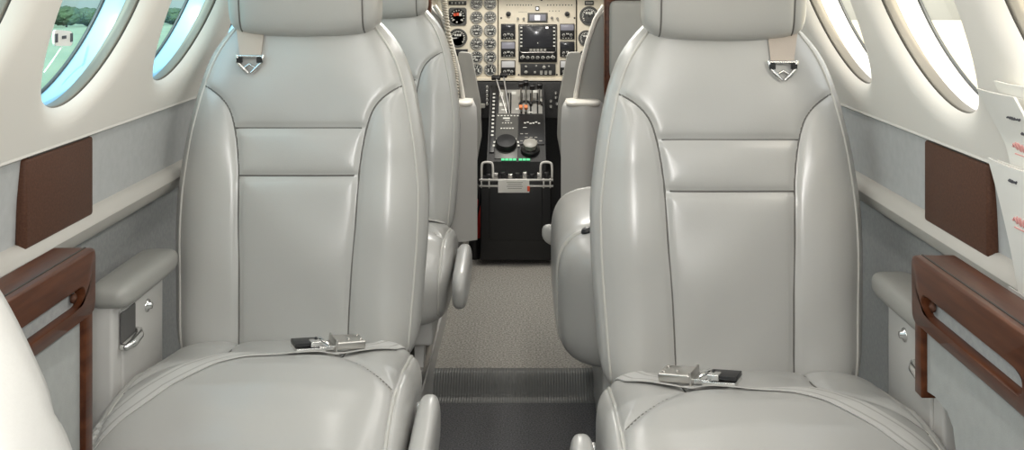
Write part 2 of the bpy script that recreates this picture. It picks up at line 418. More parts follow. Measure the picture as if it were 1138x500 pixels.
def make_seat(label, group):
    root = thing('passenger_seat', label, 'seat', group=group)
    # cushion
    cu = link('cushion', cushion_mesh(), LEATHER, root)
    for s in (-1, 1):
        xs = s * .234; K = 1 - abs(xs / CA) ** CP[0]; pts = []
        for ph in np.linspace(math.radians(25), math.radians(182), 60):
            c, sn = math.cos(ph), math.sin(ph)
            y = CY + CB * K ** (1 / CP[1]) * math.copysign(abs(c) ** (2 / CP[1]), c)
            z = CC * K ** (1 / CP[2]) * math.copysign(abs(sn) ** (2 / CP[2]), sn)
            t = (z + CC) / (2 * CC); w = float(np.clip((z / CC - .1) / .6, 0, 1)); dd = float(cush_disp(np.array(xs), np.array(y)))
            wf = float(np.clip((-(y - CY) / CB - .6) / .4, 0, 1)) * (1 - w)
            pts.append((xs, y - wf * dd * .6 - (.001 if wf else 0), CZ + z + t * float(fwarp(y)) + w * dd + .001))
        pts.append((xs, pts[-1][1] + .002, .27))
        MB().tube(pts, .0035, n=8).build('piping', PIPE, cu, smooth=True)
    mb = MB()
    for sm in (CSEAM[2], CSEAM[3], CSEAM[4]):
        P = []
        for (a, b) in zip(sm, sm[1:]):
            k = max(2, int(math.hypot(a[0] - b[0], a[1] - b[1]) / .012))
            for i in range(k):
                x = a[0] + (b[0] - a[0]) * i / k; y = a[1] + (b[1] - a[1]) * i / k
                if y < .0: P.append((x, y, cush_top(x, y) + .0012))
        mb.tube(P, .0017, n=6)
    mb.build('seam', SEAM, cu, smooth=True)
    # backrest
    bk = link('backrest', backrest_mesh(), LEATHER, root)
    mb = MB()
    for sm in SEAMS:
        P = []
        for (a, b) in zip(sm, sm[1:]):
            k = max(1, int(math.hypot(a[0] - b[0], a[1] - b[1]) / .01))
            for i in range(k):
                x = a[0] + (b[0] - a[0]) * i / k; v = a[1] + (b[1] - a[1]) * i / k
                if abs(x) < float(bhw(v)) - .0195: P.append((x, back_front(x, v) - .0012, v + SZ))
        mb.tube(P, .0018, n=6)
    mb.build('seam', SEAM, bk, smooth=True)
    for s in (-1, 1):
        P = []
        for v in np.linspace(-.04, .615, 60):
            x = s * (float(bhw(v)) - .018); P.append((x, back_front(x, v) - .0005, v + SZ))
        MB().tube(P, .0028, n=8).build('piping', PIPE, bk, smooth=True)
    # headrest
    hz = 1.128
    def hwarp(v):
        x, y, z = v[:, 0], v[:, 1], v[:, 2]
        d = np.minimum(np.abs(np.abs(x) - .128), 9)
        front = np.clip(-y / .05, 0, 1)
        y2 = y - front * (.006 * (1 - np.exp(-d / .012)) - .003) - .14 * z
        z2 = z + .010 * np.cos(x / .16 * PI / 2) * np.clip(-z / .1, 0, 1) * -1
        return np.stack([x, y2, z2], 1)
    hd = pad('headrest', LEATHER, root, (0, .118, hz), (.159, .066, .105), (9, 3.4, 7), (60, 16, 30), hwarp)
    for s in (-1, 1):
        xs = s * .128; K = 1 - abs(xs / .159) ** 9; P = []
        for ph in np.linspace(math.radians(-88), math.radians(88), 40):
            c, sn = math.cos(ph), math.sin(ph)
            y = -.066 * K ** (1 / 3.4) * abs(c) ** (2 / 3.4); z = .105 * K ** (1 / 7) * math.copysign(abs(sn) ** (2 / 7), sn)
            fr = min(1, -y / .05)
            P.append((xs, .118 + y + fr * .003 - .14 * z - .0012, hz + z - .010 * math.cos(xs / .16 * PI / 2) * max(0, min(1, -z / .1))))
        MB().tube(P, .0016, n=6).build('seam', SEAM, hd, smooth=True)
    for s in (-1, 1): MB().tube([(s * .05, .155, .98), (s * .05, .165, 1.08)], .007).build('headrest_post', CHROME, root, smooth=True)
    # seat pan, legs, tracks
    MB().box((0, -.215, .215), (.225, .22, .035), bev=.01).build('seat_pan', PLASTW, root, angle=40)
    for sx in (-1, 1):
        MB().box((sx * .185, -.215, .095), (.014, .21, .020), bev=.004).build('track', STEEL, root, angle=40)
        for yy in (-.37, -.05):
            mb = MB(); mb.prism([(yy - .035, .105), (yy + .035, .105), (yy + .02, .19), (yy - .02, .19)], sx * .185 - .012, sx * .185 + .012, plane='yz')
            mb.build('leg', PLASTW, root)
    # aisle armrest, lowered beside the cushion
    ar = pad('armrest', LEATHER, root, (.298, -.375, .350), (.022, .145, .048), (3, 5, 3), (14, 40, 14),
             lambda v: np.stack([v[:, 0], v[:, 1], v[:, 2] + .10 * v[:, 1]], 1))
    mb = MB(); mb.lathe([(.0, .0), (.016, .0), (.016, .006), (.0, .010)], (.276, -.26, .375), (1, 0, 0)); mb.build('armrest_pivot', CHROME, ar, smooth=True)
    mb = MB(); mb.box((.2745, -.33, .345), (.003, .06, .008), bev=.002); mb.build('armrest_bracket', BLACK, ar)
    # lap belt lying across the cushion
    bp = smooth_poly([(-.259, -.425), (-.240, -.41), (-.207, -.38), (-.152, -.32), (-.098, -.25), (-.03, -.205), (.025, -.185), (.08, -.165), (.145, -.13), (.185, -.075), (.20, -.02), (.205, .03)], 6)
    BW = .047; cols = [-.5, -.30, -.22, -.06, .06, .22, .30, .5]; F = []; Bk = []
    for i, (x, y) in enumerate(bp):
        a = bp[max(i - 1, 0)]; b = bp[min(i + 1, len(bp) - 1)]; t = (b - a) / np.linalg.norm(b - a); sd = np.array((t[1], -t[0]))
        lift = .0035 + .006 * max(0, 1 - abs(x - .10) / .10)
        zc = cush_top(x, y); rf = []; rb = []
        for c in cols:
            p = np.array((x, y)) + sd * BW * c; z = max(cush_top(*p), zc - .012 if abs(x) < .2 else -9) + lift
            if p[1] > -.005: z = zc + lift
            if abs(p[0]) > CA * .96: z = min(z, cush_top(math.copysign(CA * .96, p[0]), p[1])) - (abs(p[0]) - CA * .96) * 1.5
            rf.append((p[0], p[1], z)); rb.append((p[0], p[1], z - .002))
        F.append(rf); Bk.append(rb)
    f0 = F[0]; F0 = [[(min(p[0], -.265) - .004, p[1] - .006 - .010 * k, p[2] - .02 - .045 * k) for p in f0] for k in (2, 1, 0)]
    F = F0 + F; Bk = [[(p[0] + .002, p[1], p[2]) for p in row] for row in F0] + Bk
    mb = MB()
    for k in range(len(cols) - 1):
        mb.grid([[row[k], row[k + 1]] for row in F], 1 if k in (1, 5) else 0); mb.grid([[row[k], row[k + 1]] for row in Bk], 0)
    for k in (0, -1): mb.grid([[a[k], b[k]] for a, b in zip(F, Bk)], 0)
    for k in (0, -1): mb.grid([F[k], Bk[k]], 0)
    belt = mb.build('seat_belt', [WEB, WEBD], root, smooth=False)
    mb = MB()
    ribs = []
    a = Vector((.15, -.125, cush_top(.15, -.125) + .014)); b = Vector((.02, -.190, cush_top(.02, -.190) + .013))
    ax = (b - a).normalized(); sd = ax.cross(Vector((0, 0, 1))).normalized(); up = sd.cross(ax)
    R = Matrix((ax, sd, up)).transposed()
    def L(p): return a + ax * p[0] + sd * p[1] + up * p[2]
    mb.box(L((.028, 0, .004)), (.028, .023, .0075), 0, R, .003)
    mb.box(L((.0565, 0, .005)), (.002, .024, .011), 0, R, .001)
    for q in ((.008, -.012), (.008, .012), (.03, -.008)):
        mb.lathe([(.0032, 0), (.0032, .002), (.001, .0035)], L((q[0], q[1], .0115)), up, 0, 10)
    bu = mb.build('buckle', STEEL, belt, angle=40)
    mb = MB()
    mb.box(L((.074, 0, 0)), (.018, .018, .004), 0, R, .001)
    mb.box(L((.103, .0, -.001)), (.028, .021, .0035), 0, R, .001)
    mb.box(L((.108, .004, .007)), (.024, .016, .0035), 1, R, .001)
    mb.box(L((.094, -.01, .009)), (.010, .010, .005), 0, R, .002)
    mb.tube([L((.070, -.018, .006)), L((.078, -.008, .012)), L((.082, .008, .012)), L((.074, .018, .006))], .003, 0, 8)
    mb.tube([L((.090, -.019, .004)), L((.090, 0, .014)), L((.090, .019, .004))], .003, 1, 8)
    mb.build('latch_tongue', [CHROME, BLACK], belt, angle=40)
    # shoulder-harness loop hanging out below the headrest, wall side
    v0, v1 = .625, .555; x0 = -.112
    pts = []; wd = []; U = []
    for t in np.linspace(0, 1, 10):
        v = v0 + (v1 - v0) * t; y = back_front(x0, min(v, .60)) + (BSL * max(0, v - .6)) - .006
        pts.append((x0 + .004 * t, y, v + SZ)); wd.append(.062 - .018 * t); U.append((0, -1, .16))
    st = ribbon(pts, U, wd, .003).build('shoulder_strap', TAN, root)
    mb = MB(); zc = v1 + SZ; yb = pts[-1][1] - .004; xc = x0 + .004
    MB().tube([(x0 - .036, pts[0][1] - .004, v0 + SZ - .006), (x0 + .05, pts[0][1] - .004, v0 + SZ - .006)], .0035, 0, 8).build('strap_bar', CHROME, st, smooth=True)
    mb.tube([(xc - .028, yb, zc), (xc + .028, yb, zc)], .0035, 0, 8)
    for s in (-1, 1):
        mb.tube([(xc + s * .028, yb, zc + .003), (xc + s * .025, yb - .002, zc - .012), (xc + s * .012, yb - .003, zc - .026), (xc + s * .003, yb - .003, zc - .034)], [.003, .004, .0045, .0035], 0, 8)
        mb.box((xc + s * .021, yb - .003, zc - .008), (.006, .003, .005), 1)
    mb.tube([(xc - .012, yb - .003, zc - .024), (xc, yb - .004, zc - .016), (xc + .012, yb - .003, zc - .024)], .003, 0, 8)
    mb.build('harness_hook', [CHROME, BLACK], st, angle=50)
    return root

SG = 'grey leather passenger seats'
def nudge(seat, dx, sx=1.0):                       # cushions are not quite centred on their backrests
    for c in seat.children:
        if c.name.split('.')[0] in ('cushion', 'seat_belt'): c.location.x = dx; c.scale.x = sx
seatL = make_seat('grey leather seat left of the aisle, facing the camera, belt buckle on its cushion', SG)
seatL.location = (-.430, 2.08, 0)
nudge(seatL, .008)
seatR = copy_tree(seatL); nudge(seatR, -.004, 1.03); seatR.location = (.425, 1.92, 0); seatR.scale = (-1, 1, 1)
seatR['label'] = 'grey leather seat right of the aisle, facing the camera, brochures and wood table beside it'
seatF = copy_tree(seatL); seatF.location = (-.431, 3.13, 0)
seatF['label'] = 'grey leather seat behind the left seat, mostly hidden, beside the cockpit doorway'
seatN = copy_tree(seatL); seatN.location = (-.412, .62, .003); seatN.rotation_euler = (0, 0, PI); seatN.scale = (-1, 1, 1)
seatN['label'] = 'bright pale seat shoulder cut off at the lower left corner, nearest the camera'

# ------------------------------------------------------------------ side-facing seat on the right, ahead of the near one
def side_seat():
    root = thing('side_facing_seat', 'shiny grey seat turned toward the aisle, half hidden behind the right seat', 'seat', (.455, 2.83, 0))
    hwid, a0, a1 = .36, -.335, .10
    def w(v):
        x, y, z = v[:, 0], v[:, 1], v[:, 2]
        d = np.minimum(np.abs(np.abs(y) - .24), 9)
        up = np.clip((z + .05) / .1, 0, 1)
        bul = .012 * (1 - np.exp(-d / .02))
        return np.stack([x - bul * np.clip(-x / .2, 0, 1), y, z + up * bul + .02 * (1 - (y / hwid) ** 2) * up], 1)
    cu = pad('cushion', LEATHER, root, ((a0 + a1) / 2, 0, .34), ((a1 - a0) / 2, hwid, .165), (3.8, 9, 3.8), (50, 70, 40), w)
    for s in (-1, 1):
        P = []
        K = 1 - (.24 / hwid) ** 9; h0 = (a1 - a0) / 2
        for ph in np.linspace(math.radians(60), math.radians(235), 50):
            c, sn = math.cos(ph), math.sin(ph)
            x = h0 * K ** (1 / 3.8) * math.copysign(abs(c) ** (2 / 3.8), c); z = .165 * K ** (1 / 3.8) * math.copysign(abs(sn) ** (2 / 3.8), sn)
            up = min(max((z + .05) / .1, 0), 1)
            P.append(((a0 + a1) / 2 + x - .004, s * .24, .34 + z + .02 * (1 - (.24 / hwid) ** 2) * up + .003))
        MB().tube(P, .0075, n=8).build('piping', PIPE, cu, smooth=True)
    pad('backrest', LEATHER, root, (.125, 0, .68), (.05, hwid - .04, .26), (3, 6, 5), (14, 40, 40), lambda v: np.stack([v[:, 0] + .12 * v[:, 2], v[:, 1], v[:, 2]], 1))
    MB().box((-.06, 0, .125), (.17, .28, .055), bev=.01).build('seat_base', PLASTW, root, angle=40)
    ar = pad('armrest', LEATHER, root, (-.27, .375, .33), (.10, .018, .035), (4, 3, 3), (24, 10, 10), lambda v: np.stack([v[:, 0], v[:, 1], v[:, 2] - .25 * v[:, 0]], 1))
    mb = MB(); mb.lathe([(.0, 0), (.014, 0), (.016, .006), (.011, .013), (0, .015)], (-.265, -.262, .508), (-.4, 0, 1)); mb.box((-.245, -.262, .510), (.022, .010, .008), bev=.003)
    mb.build('recline_knob', BLACK, root, angle=40)
    return root
sideS = side_seat()

# ------------------------------------------------------------------ side armrests with latch and lock
def side_arm(sgn, y0, label):
    root = thing('side_console', label, 'console', (.715 if sgn > 0 else -.70, y0, FLOOR_SIDE), group='side consoles with arm pads')
    if sgn < 0: root.scale = (1, 1, 1)
    else: root.scale = (-1, 1, 1)
    z0 = -FLOOR_SIDE
    pad('arm_pad', LEATHER2, root, (.003, .13, .575 + z0), (.040, .145, .024), (4, 8, 2.6), (20, 40, 14))
    bd = MB().box((-.020, .13, .30 + z0), (.029, .128, .262), bev=.006).build('body_panel', PLASTW, root, angle=40)
    MB().box((.0105, .140, .445 + z0), (.004, .100, .095), bev=.004).build('latch_plate', PLASTW, root, angle=40)
    mb = MB(); mb.box((.0135, .062, .51 + z0), (.003, .032, .028), bev=.003); mb.build('pocket', POCKET, root)
    mb = MB()
    mb.tube([(.012, .030, .478 + z0), (.022, .032, .476 + z0), (.028, .05, .478 + z0), (.028, .08, .483 + z0), (.022, .095, .486 + z0), (.012, .097, .487 + z0)], [.005, .006, .008, .008, .006, .005], 0, 10)
    mb.build('latch_handle', CHROME, root, smooth=True)
    mb = MB(); mb.lathe([(.0, 0), (.013, 0), (.012, .003), (.007, .005), (.006, .010), (0, .011)], (.014, .155, .513 + z0), (1, 0, 0), 0, 18)
    mb.build('lock', CHROME, root, smooth=True)
    return root
side_arm(-1, 1.82, 'grey console with padded top and chrome latch left of the left seat')
side_arm(1, 1.655, 'grey console with padded top and chrome latch right of the right seat')

# ------------------------------------------------------------------ stowed tables with mahogany caps
def rounded(pts, r, n=5):
    out = []; N = len(pts)
    for i in range(N):
        p = np.array(pts[i], float); a = np.array(pts[i - 1], float); b = np.array(pts[(i + 1) % N], float)
        ri = r[i] if isinstance(r, (list, tuple)) else r
        if ri <= 0: out.append(tuple(p)); continue
        u = (a - p) / np.linalg.norm(a - p); w = (b - p) / np.linalg.norm(b - p)
        for k in range(n + 1):
            t = k / n; q = (1 - t) ** 2 * (p + u * ri) + 2 * t * (1 - t) * p + t * t * (p + w * ri); out.append(tuple(q))
    return out
def table(sgn, y1, L, label):
    root = thing('stowed_table', label, 'table', (sgn * .56, y1, FLOOR_SIDE), group='stowed cabin tables')
    root.scale = (1 if sgn < 0 else -1, 1, 1)
    zo = -FLOOR_SIDE; z0, z1 = .672, .762
    # face with a slot: built as a frame of four rails, local X outward = toward the aisle (+)
    s0, s1, sy0, sy1 = .692, .718, -L + .03, -.038
    mb = MB()
    outer = rounded([(-L, z0 + zo), (0, z0 + zo), (0, z1 + zo), (-L, z1 + zo)], [.003, .018, .010, .003])
    def slot_ring(n): 
        out = []
        return out
    inner = rounded([(sy0, s0 + zo), (sy1, s0 + zo), (sy1, s1 + zo), (sy0, s1 + zo)], .013)
    # resample both outlines on the same count by angle-free arc length
    def resample(p, n, start):
        P = np.array(p + [p[0]]); d = np.r_[0, np.cumsum(np.hypot(*np.diff(P, axis=0).T))]; t = np.linspace(0, d[-1], n, endpoint=False)
        return np.stack([np.interp(t, d, P[:, 0]), np.interp(t, d, P[:, 1])], 1)
    n = 120
    O = resample(outer, n, 0); I = resample(inner, n, 0)
    O = np.array([o for o in O]); I = np.array([i for i in I])
    xf, xb = 0.0, -.055
    rows = [[(xb, *p) for p in O], [(xf - .004, *p) for p in O], [(xf - .001, *(p + (q - p) / np.linalg.norm(q - p) * .002)) for p, q in zip(O, I)], [(xf, *(p + (q - p) / np.linalg.norm(q - p) * .005)) for p, q in zip(O, I)],
            [(xf, *(q + (p - q) / np.linalg.norm(q - p) * .002)) for p, q in zip(O, I)], [(xf - .002, *q) for q in I], [(xf - .014, *q) for q in I]]
    rows = [r + [r[0]] for r in rows]
    mb.grid(rows)
    mb.add([(xb, *p) for p in O], [tuple(range(n))])
    cap = mb.build('table_cap', WOOD, root, angle=45)
    mb = MB(); mb.add([(xf - .014, *p) for p in I], [tuple(range(n))]); mb.build('slot_back', LOWERW, cap)
    mb = MB(); mb.lathe([(0, 0), (.006, 0), (.007, .004), (0, .007)], (-.012, -.052, .705 + zo), (1, 0, 0), 0, 12); mb.build('catch', BROWN, cap, smooth=True)
    mb = MB(); mb.box((-.012, -L / 2, z1 + zo + .0005), (.0012, L / 2 - .01, .0008)); mb.build('groove_line', GAP, cap)
    if sgn < 0:
        MB().box((-.104, -L / 2 - .002, .378 + zo), (.089, L / 2 - .006, .303), bev=.003).build('side_panel', SIDEP, root, angle=40)
        MB().box((-.045, -.008, .372 + zo), (.038, .012, .300), bev=.002).build('edge_strip', WOOD, root, angle=40)
    else:                                          # this one is cut away to clear the seat cushion
        cut = [(-.004, .680), (-.004, .580), (-.045, .586), (-.085, .583), (-.104, .570), (-.112, .545), (-.114, .50), (-.114, .075), (-L + .004, .075), (-L + .004, .680)]
        MB().prism([(a, b + zo) for a, b in cut], -.193, -.015, plane='yz').build('side_panel', SIDEP, root)
        MB().box((-.045, -.008, .623 + zo), (.038, .012, .050), bev=.002).build('edge_strip', WOOD, root, angle=40)
    return root
table(-1, 1.442, .322, 'mahogany capped stowed table with a slot along the left wall')
table(1, 1.404, .345, 'mahogany capped stowed table with a slot along the right wall below the brochures')

# brown square wall plates
def plate(sgn, y0, y1, label):
    zt, zb = .866, .731
    root = thing('wall_plate', label, 'panel', (sgn * .716, (y0 + y1) / 2, zb), group='brown square wall plates')
    mb = MB(); mb.box((-sgn * .002, 0, (zt - zb) / 2), (.009, (y1 - y0) / 2, (zt - zb) / 2), bev=.005); mb.build('face_board', BROWN, root, angle=40)
    mb = MB(); mb.box((-sgn * .0, 0, zt - zb + .002), (.009, (y1 - y0) / 2 - .012, .003), bev=.001); mb.build('hinge_rail', GAP, root)
plate(-1, 1.538, 1.777, 'brown square plate on the left wall panel under the window')
plate(1, 1.496, 1.735, 'brown square plate on the right wall panel under the window')

# ------------------------------------------------------------------ brochures in a wall rack
def wall_x(z): return hws(z)
rack = thing('brochure_rack', 'thin clear white rack holding brochures on the right wall', 'rack', (0, 0, 0))
def sheet_surface(y0, y1, z0, z1, off, th, lean=0.0, bow=0.0, ny=8, nz=10):
    """thin folded card following the wall with its own thickness"""
    mb = MB(); F = []; Bk = []
    for i in range(nz + 1):
        t = i / nz; z = z0 + (z1 - z0) * t; rf = []; rb = []
        for j in range(ny + 1):
            s = j / ny; y = y0 + (y1 - y0) * s
            x = wall_x(z) if z > .92 else (wall_x(.92) + (.92 - z) * .16)
            x -= off + lean * t * t + bow * math.sin(s * PI) * t
            rf.append((x, y, z)); rb.append((x + th, y, z))
        F.append(rf); Bk.append(rb)
    mb.grid(F); mb.grid(Bk)
    for A, B in ((F[0], Bk[0]), (F[-1], Bk[-1])): mb.grid([A, B])
    for c in (0, -1): mb.grid([[r[c] for r in F], [r[c] for r in Bk]])
    return mb
sheet_surface(1.11, 1.32, .70, .895, .004, .020).build('back_plate', PLASTW, rack)
sheet_surface(1.11, 1.32, .715, .742, .058, .002).build('pocket_front', PLASTW, rack)
sheet_surface(1.11, 1.318, .812, .832, .030, .002).build('pocket_front', PLASTW, rack)
def squiggle(x0, off_fn, y0, y1, z, amp, n, r):
    P = []
    for k in range(n * 6 + 1):
        t = k / (n * 6); y = y0 + (y1 - y0) * t; zz = z + amp * math.sin(k * PI / 3) + amp * .4 * math.sin(k * 1.7)
        P.append((off_fn(zz) - .0006, y, zz))
    return MB().tube(P, r, 0, 5)
def brochure(y0, y1, z0, z1, off, lean, label, bow=.004, marks=()):
    root = thing('brochure', label, 'brochure', (0, 0, 0), group='white brochures in the wall rack')
    sheet_surface(y0, y1, z0, z1, off, .0035, lean, bow).build('cover', PAPER, root, smooth=True)
    sheet_surface(y0, y1 + .0, z0, z1 - .003, off - .007, .002, lean * .6, 0).build('inner_leaf', PAPER, root, smooth=True)
    def xat(z, y):
        t = (z - z0) / (z1 - z0); s = (y - y0) / (y1 - y0)
        x = wall_x(z) if z > .92 else (wall_x(.92) + (.92 - z) * .16)
        return x - off - lean * t * t - bow * math.sin(s * PI) * t
    for kind, ya, yb, z, amp, n in marks:
        P = []
        for k in range(n * 6 + 1):
            t = k / (n * 6); y = ya + (yb - ya) * t; zz = z + amp * math.sin(k * PI / 3) + amp * .5 * math.sin(k * 1.3 + 1)
            P.append((xat(zz, y) - .0008, y, zz))
        mb = MB().tube(P, .0011, 0, 5)
        if kind == 'red': mb.tube([(xat(z - .011, ya) - .0008, ya, z - .011), (xat(z - .011, yb) - .0008, yb, z - .011)], .0010, 0, 5)
        mb.build('red_script_mark' if kind == 'red' else 'small_print_line', INKR if kind == 'red' else INKK, root)
brochure(1.213, 1.305, .825, 1.006, .012, .006, 'white brochure standing behind the upper front one in the rack', marks=(('ink', 1.228, 1.255, .984, .001, 5),))
brochure(1.223, 1.325, .815, .994, .026, .010, 'white brochure with a red script mark, front one of the upper row', marks=(('red', 1.245, 1.297, .926, .004, 6), ('ink', 1.234, 1.265, .965, .001, 6), ('ink', 1.23, 1.25, .947, .001, 4)))
brochure(1.225, 1.332, .725, .904, .041, .012, 'white brochure with a red script mark, front one of the lower row', marks=(('red', 1.245, 1.297, .834, .004, 6), ('ink', 1.255, 1.275, .886, .0012, 5), ('ink', 1.25, 1.267, .80, .0015, 4)))

# ------------------------------------------------------------------ bulkhead with mahogany door edges
for sgn, side, x0 in ((-1, 'left', .335), (1, 'right', .345)):
    prof = [(x0, 0), (.765, .0), (.765, .67), (.715, .73), (.702, .875), (hws(1.0), 1.0), (hws(1.2), 1.2), (hws(1.33), 1.33), (x0, 1.44)]
    mb = MB(); mb.prism([(sgn * x, z) for x, z in prof], Y_BULK, Y_BULK + .03); struct(mb.build('wall_front_' + side, BROWN))
    mb = MB(); mb.box((sgn * (x0 - .010), Y_BULK + .012, .72), (.018, .028, .72), bev=.006); struct(mb.build('trim_6' if sgn < 0 else 'trim_7', WOOD, angle=40))
pp = thing('padded_panel', 'grey padded panel on the bulkhead beside the right wood door edge', 'panel', (.405, Y_BULK - .02, .78), group='padded bulkhead panels')
pad('panel_pad', LEATHER2, pp, (0, 0, .142), (.072, .020, .142), (8, 3, 12), (24, 8, 40))
pq = thing('padded_panel', 'upper grey padded panel above the other on the bulkhead, at the top edge', 'panel', (.405, Y_BULK - .02, 1.072), group='padded bulkhead panels')
pad('panel_pad', LEATHER2, pq, (0, 0, .09), (.072, .022, .088), (8, 3, 10), (24, 8, 24))

# coiled cord by the left door edge
mb = MB(); core = smooth_poly([(-.274, 3.86, 1.24), (-.273, 3.86, 1.10), (-.264, 3.86, 1.0), (-.246, 3.86, .87), (-.230, 3.86, .78), (-.228, 3.86, .66), (-.262, 3.88, .55)], 12)
P = []
for i in range(len(core) - 1):
    for k in range(10):
        t = k / 10; c = core[i] * (1 - t) + core[i + 1] * t; a = (i * 10 + k) / 10 * 2 * PI * .9
        P.append((c[0] + .0085 * math.cos(a), c[1] + .0085 * math.sin(a), c[2]))
tag(mb.tube(P, .0042, 0, 6).build('coiled_cord', CORDM, smooth=True), 'ribbed cream coiled cord hanging at the left side of the cockpit doorway', 'cord')

# ------------------------------------------------------------------ cockpit seats
def cockpit_seat():
    root = thing('cockpit_seat', 'cockpit seat right of the pedestal, seen from behind, white piped edge', 'seat', (.43, 4.02, FLOOR_SIDE), group='cockpit seats')
    z0 = -FLOOR_SIDE
    # upper back, narrowing to the top
    VZ = [.42, .60, .70, .80, .90, .99, 1.06]; VH = [.215, .215, .208, .19, .165, .135, .09]
    def w(v):
        z = .74 + v[:, 2]; return np.stack([v[:, 0] * np.interp(z, VZ, VH) / .2, v[:, 1] - .10 * (z - .6), v[:, 2]], 1)
    bk = pad('backrest', LEATHER2, root, (.0, 0, .74 + z0), (.2, .055, .32), (7, 3, 8), (40, 14, 50), w)
    P = []
    for z in np.linspace(.5, 1.04, 40):
        x = -(float(np.interp(z, VZ, VH)) - .004); P.append((x, -.045 - .10 * (z - .6), z + z0))
    MB().tube(P, .009, 0, 8).build('piping', WPIPE, bk, smooth=True)
    # hard lower shell with a rounded open top
    sh = MB(); rows = []
    for z, dx in ((.15, .0), (.40, 0), (.60, 0), (.655, .004), (.672, .012), (.676, .022)):
        rows.append([(-.262 + dx + (.17 - 2 * dx) * (k / 12), -.085 + dx * .6 - .035 * math.sin(k / 12 * PI), z + z0) for k in range(13)])
    for z, dx in ((.676, .022), (.15, .022)):
        rows.append([(-.262 + dx + (.17 - 2 * dx) * (k / 12), .03 - .01 * math.sin(k / 12 * PI), z + z0) for k in range(13)])
    sh.grid(rows)
    for c in (0, -1): sh.add([r[c] for r in rows], [tuple(range(len(rows)))])
    sh.build('side_shell', PLASTW, root, smooth=False, angle=45)
    pad('shell_cap', WPIPE, root, (-.177, -.052, .668 + z0), (.070, .066, .016), (5, 2.5, 2.5), (20, 16, 10))
    # folded-up armrest slab
    mb = MB(); poly = rounded([(-.232, .853 + z0), (-.181, .856 + z0), (-.186, .60 + z0), (-.205, .42 + z0), (-.250, .40 + z0), (-.272, .52 + z0), (-.268, .66 + z0)], .012, 3)
    mb.prism(poly, .03, .075); arm = mb.build('armrest', LEATHER2, root)
    bv = arm.modifiers.new('bevel', 'BEVEL'); bv.width = .006; bv.segments = 3
    pad('cushion', LEATHER2, root, (0, .26, .36 + z0), (.21, .22, .07), (6, 6, 4), (24, 24, 12))
    MB().box((0, .22, .16 + z0), (.17, .18, .13), bev=.01).build('seat_base', BLACKM, root)
    return root
cs = cockpit_seat()
cs2 = copy_tree(cs); cs2.location = (-.412, 4.02, FLOOR_SIDE); cs2.scale = (-1, 1, 1)
cs2['label'] = 'cockpit seat left of the pedestal, mostly behind the left passenger seat'

# red extinguisher and black hose between seat and pedestal
ex = thing('fire_extinguisher', 'small red and black extinguisher low beside the black pedestal box', 'extinguisher', (-.175, 4.235, .0))
MB().lathe([(.0, 0), (.022, 0), (.0235, .006), (.0235, .21), (.018, .232), (.009, .245), (.009, .255), (0, .255)], (0, 0, .0), (0, 0, 1), 0, 20).build('bottle', REDP, ex, angle=50)
MB().lathe([(.0245, .0), (.0245, .085), (.0, .085)], (0, 0, .0), (0, 0, 1), 0, 20).build('base_boot', BLACK, ex, angle=50)
MB().box((.0, 0, .268), (.010, .022, .012), bev=.003).build('valve', BLACK, ex)
MB().tube(smooth_poly([(0, .02, .27), (.012, -.01, .30), (.020, -.028, .24), (.012, -.030, .19), (-.004, -.028, .12)], 6), .005, 0, 8).build('hose', BLACK, ex, smooth=True)

# ------------------------------------------------------------------ instrument panel
PY = 4.70
def PX(px): return .04 + (px - 586) * .0040870       # panel layout in panel units (4.087 mm each)
def PZ(py): return 1.13 - (py + 20) * .0040870
ip = thing('instrument_panel', 'cream instrument panel full of dials and radios at the far end', 'instrument panel', (0, PY, .68))
def onp(o): o.location.z -= .68; o.location.y -= PY; return o
def P_(x, y, z): return (x, y - PY, z - .68)
mb = MB()
mb.box(P_(PX(519), PY + .014, (.69 + 1.18) / 2), (PX(553) / 2 - PX(485) / 2, .014, .245), bev=.003)
mb.box(P_(PX(597), PY + .014, (.69 + 1.18) / 2), (.176, .015, .245), bev=.003)
mb.box(P_(PX(664), PY + .014, (.69 + 1.18) / 2), (.092, .014, .245), bev=.003)
mb.box(P_(-.50, PY + .02, .935), (.14, .012, .245), bev=.003); mb.box(P_(.60, PY + .02, .935), (.14, .012, .245), bev=.003)
mb.build('panel_board', CREAM, ip, angle=40)
mb = MB(); mb.box(P_(.03, PY - .004, .688), (.42, .008, .006), bev=.002); mb.build('lower_lip', CREAM, ip)
mb = MB(); mb.box(P_(0, PY - .08, 1.195), (.66, .16, .015), bev=.01); mb.build('glareshield', BLACKM, ip)

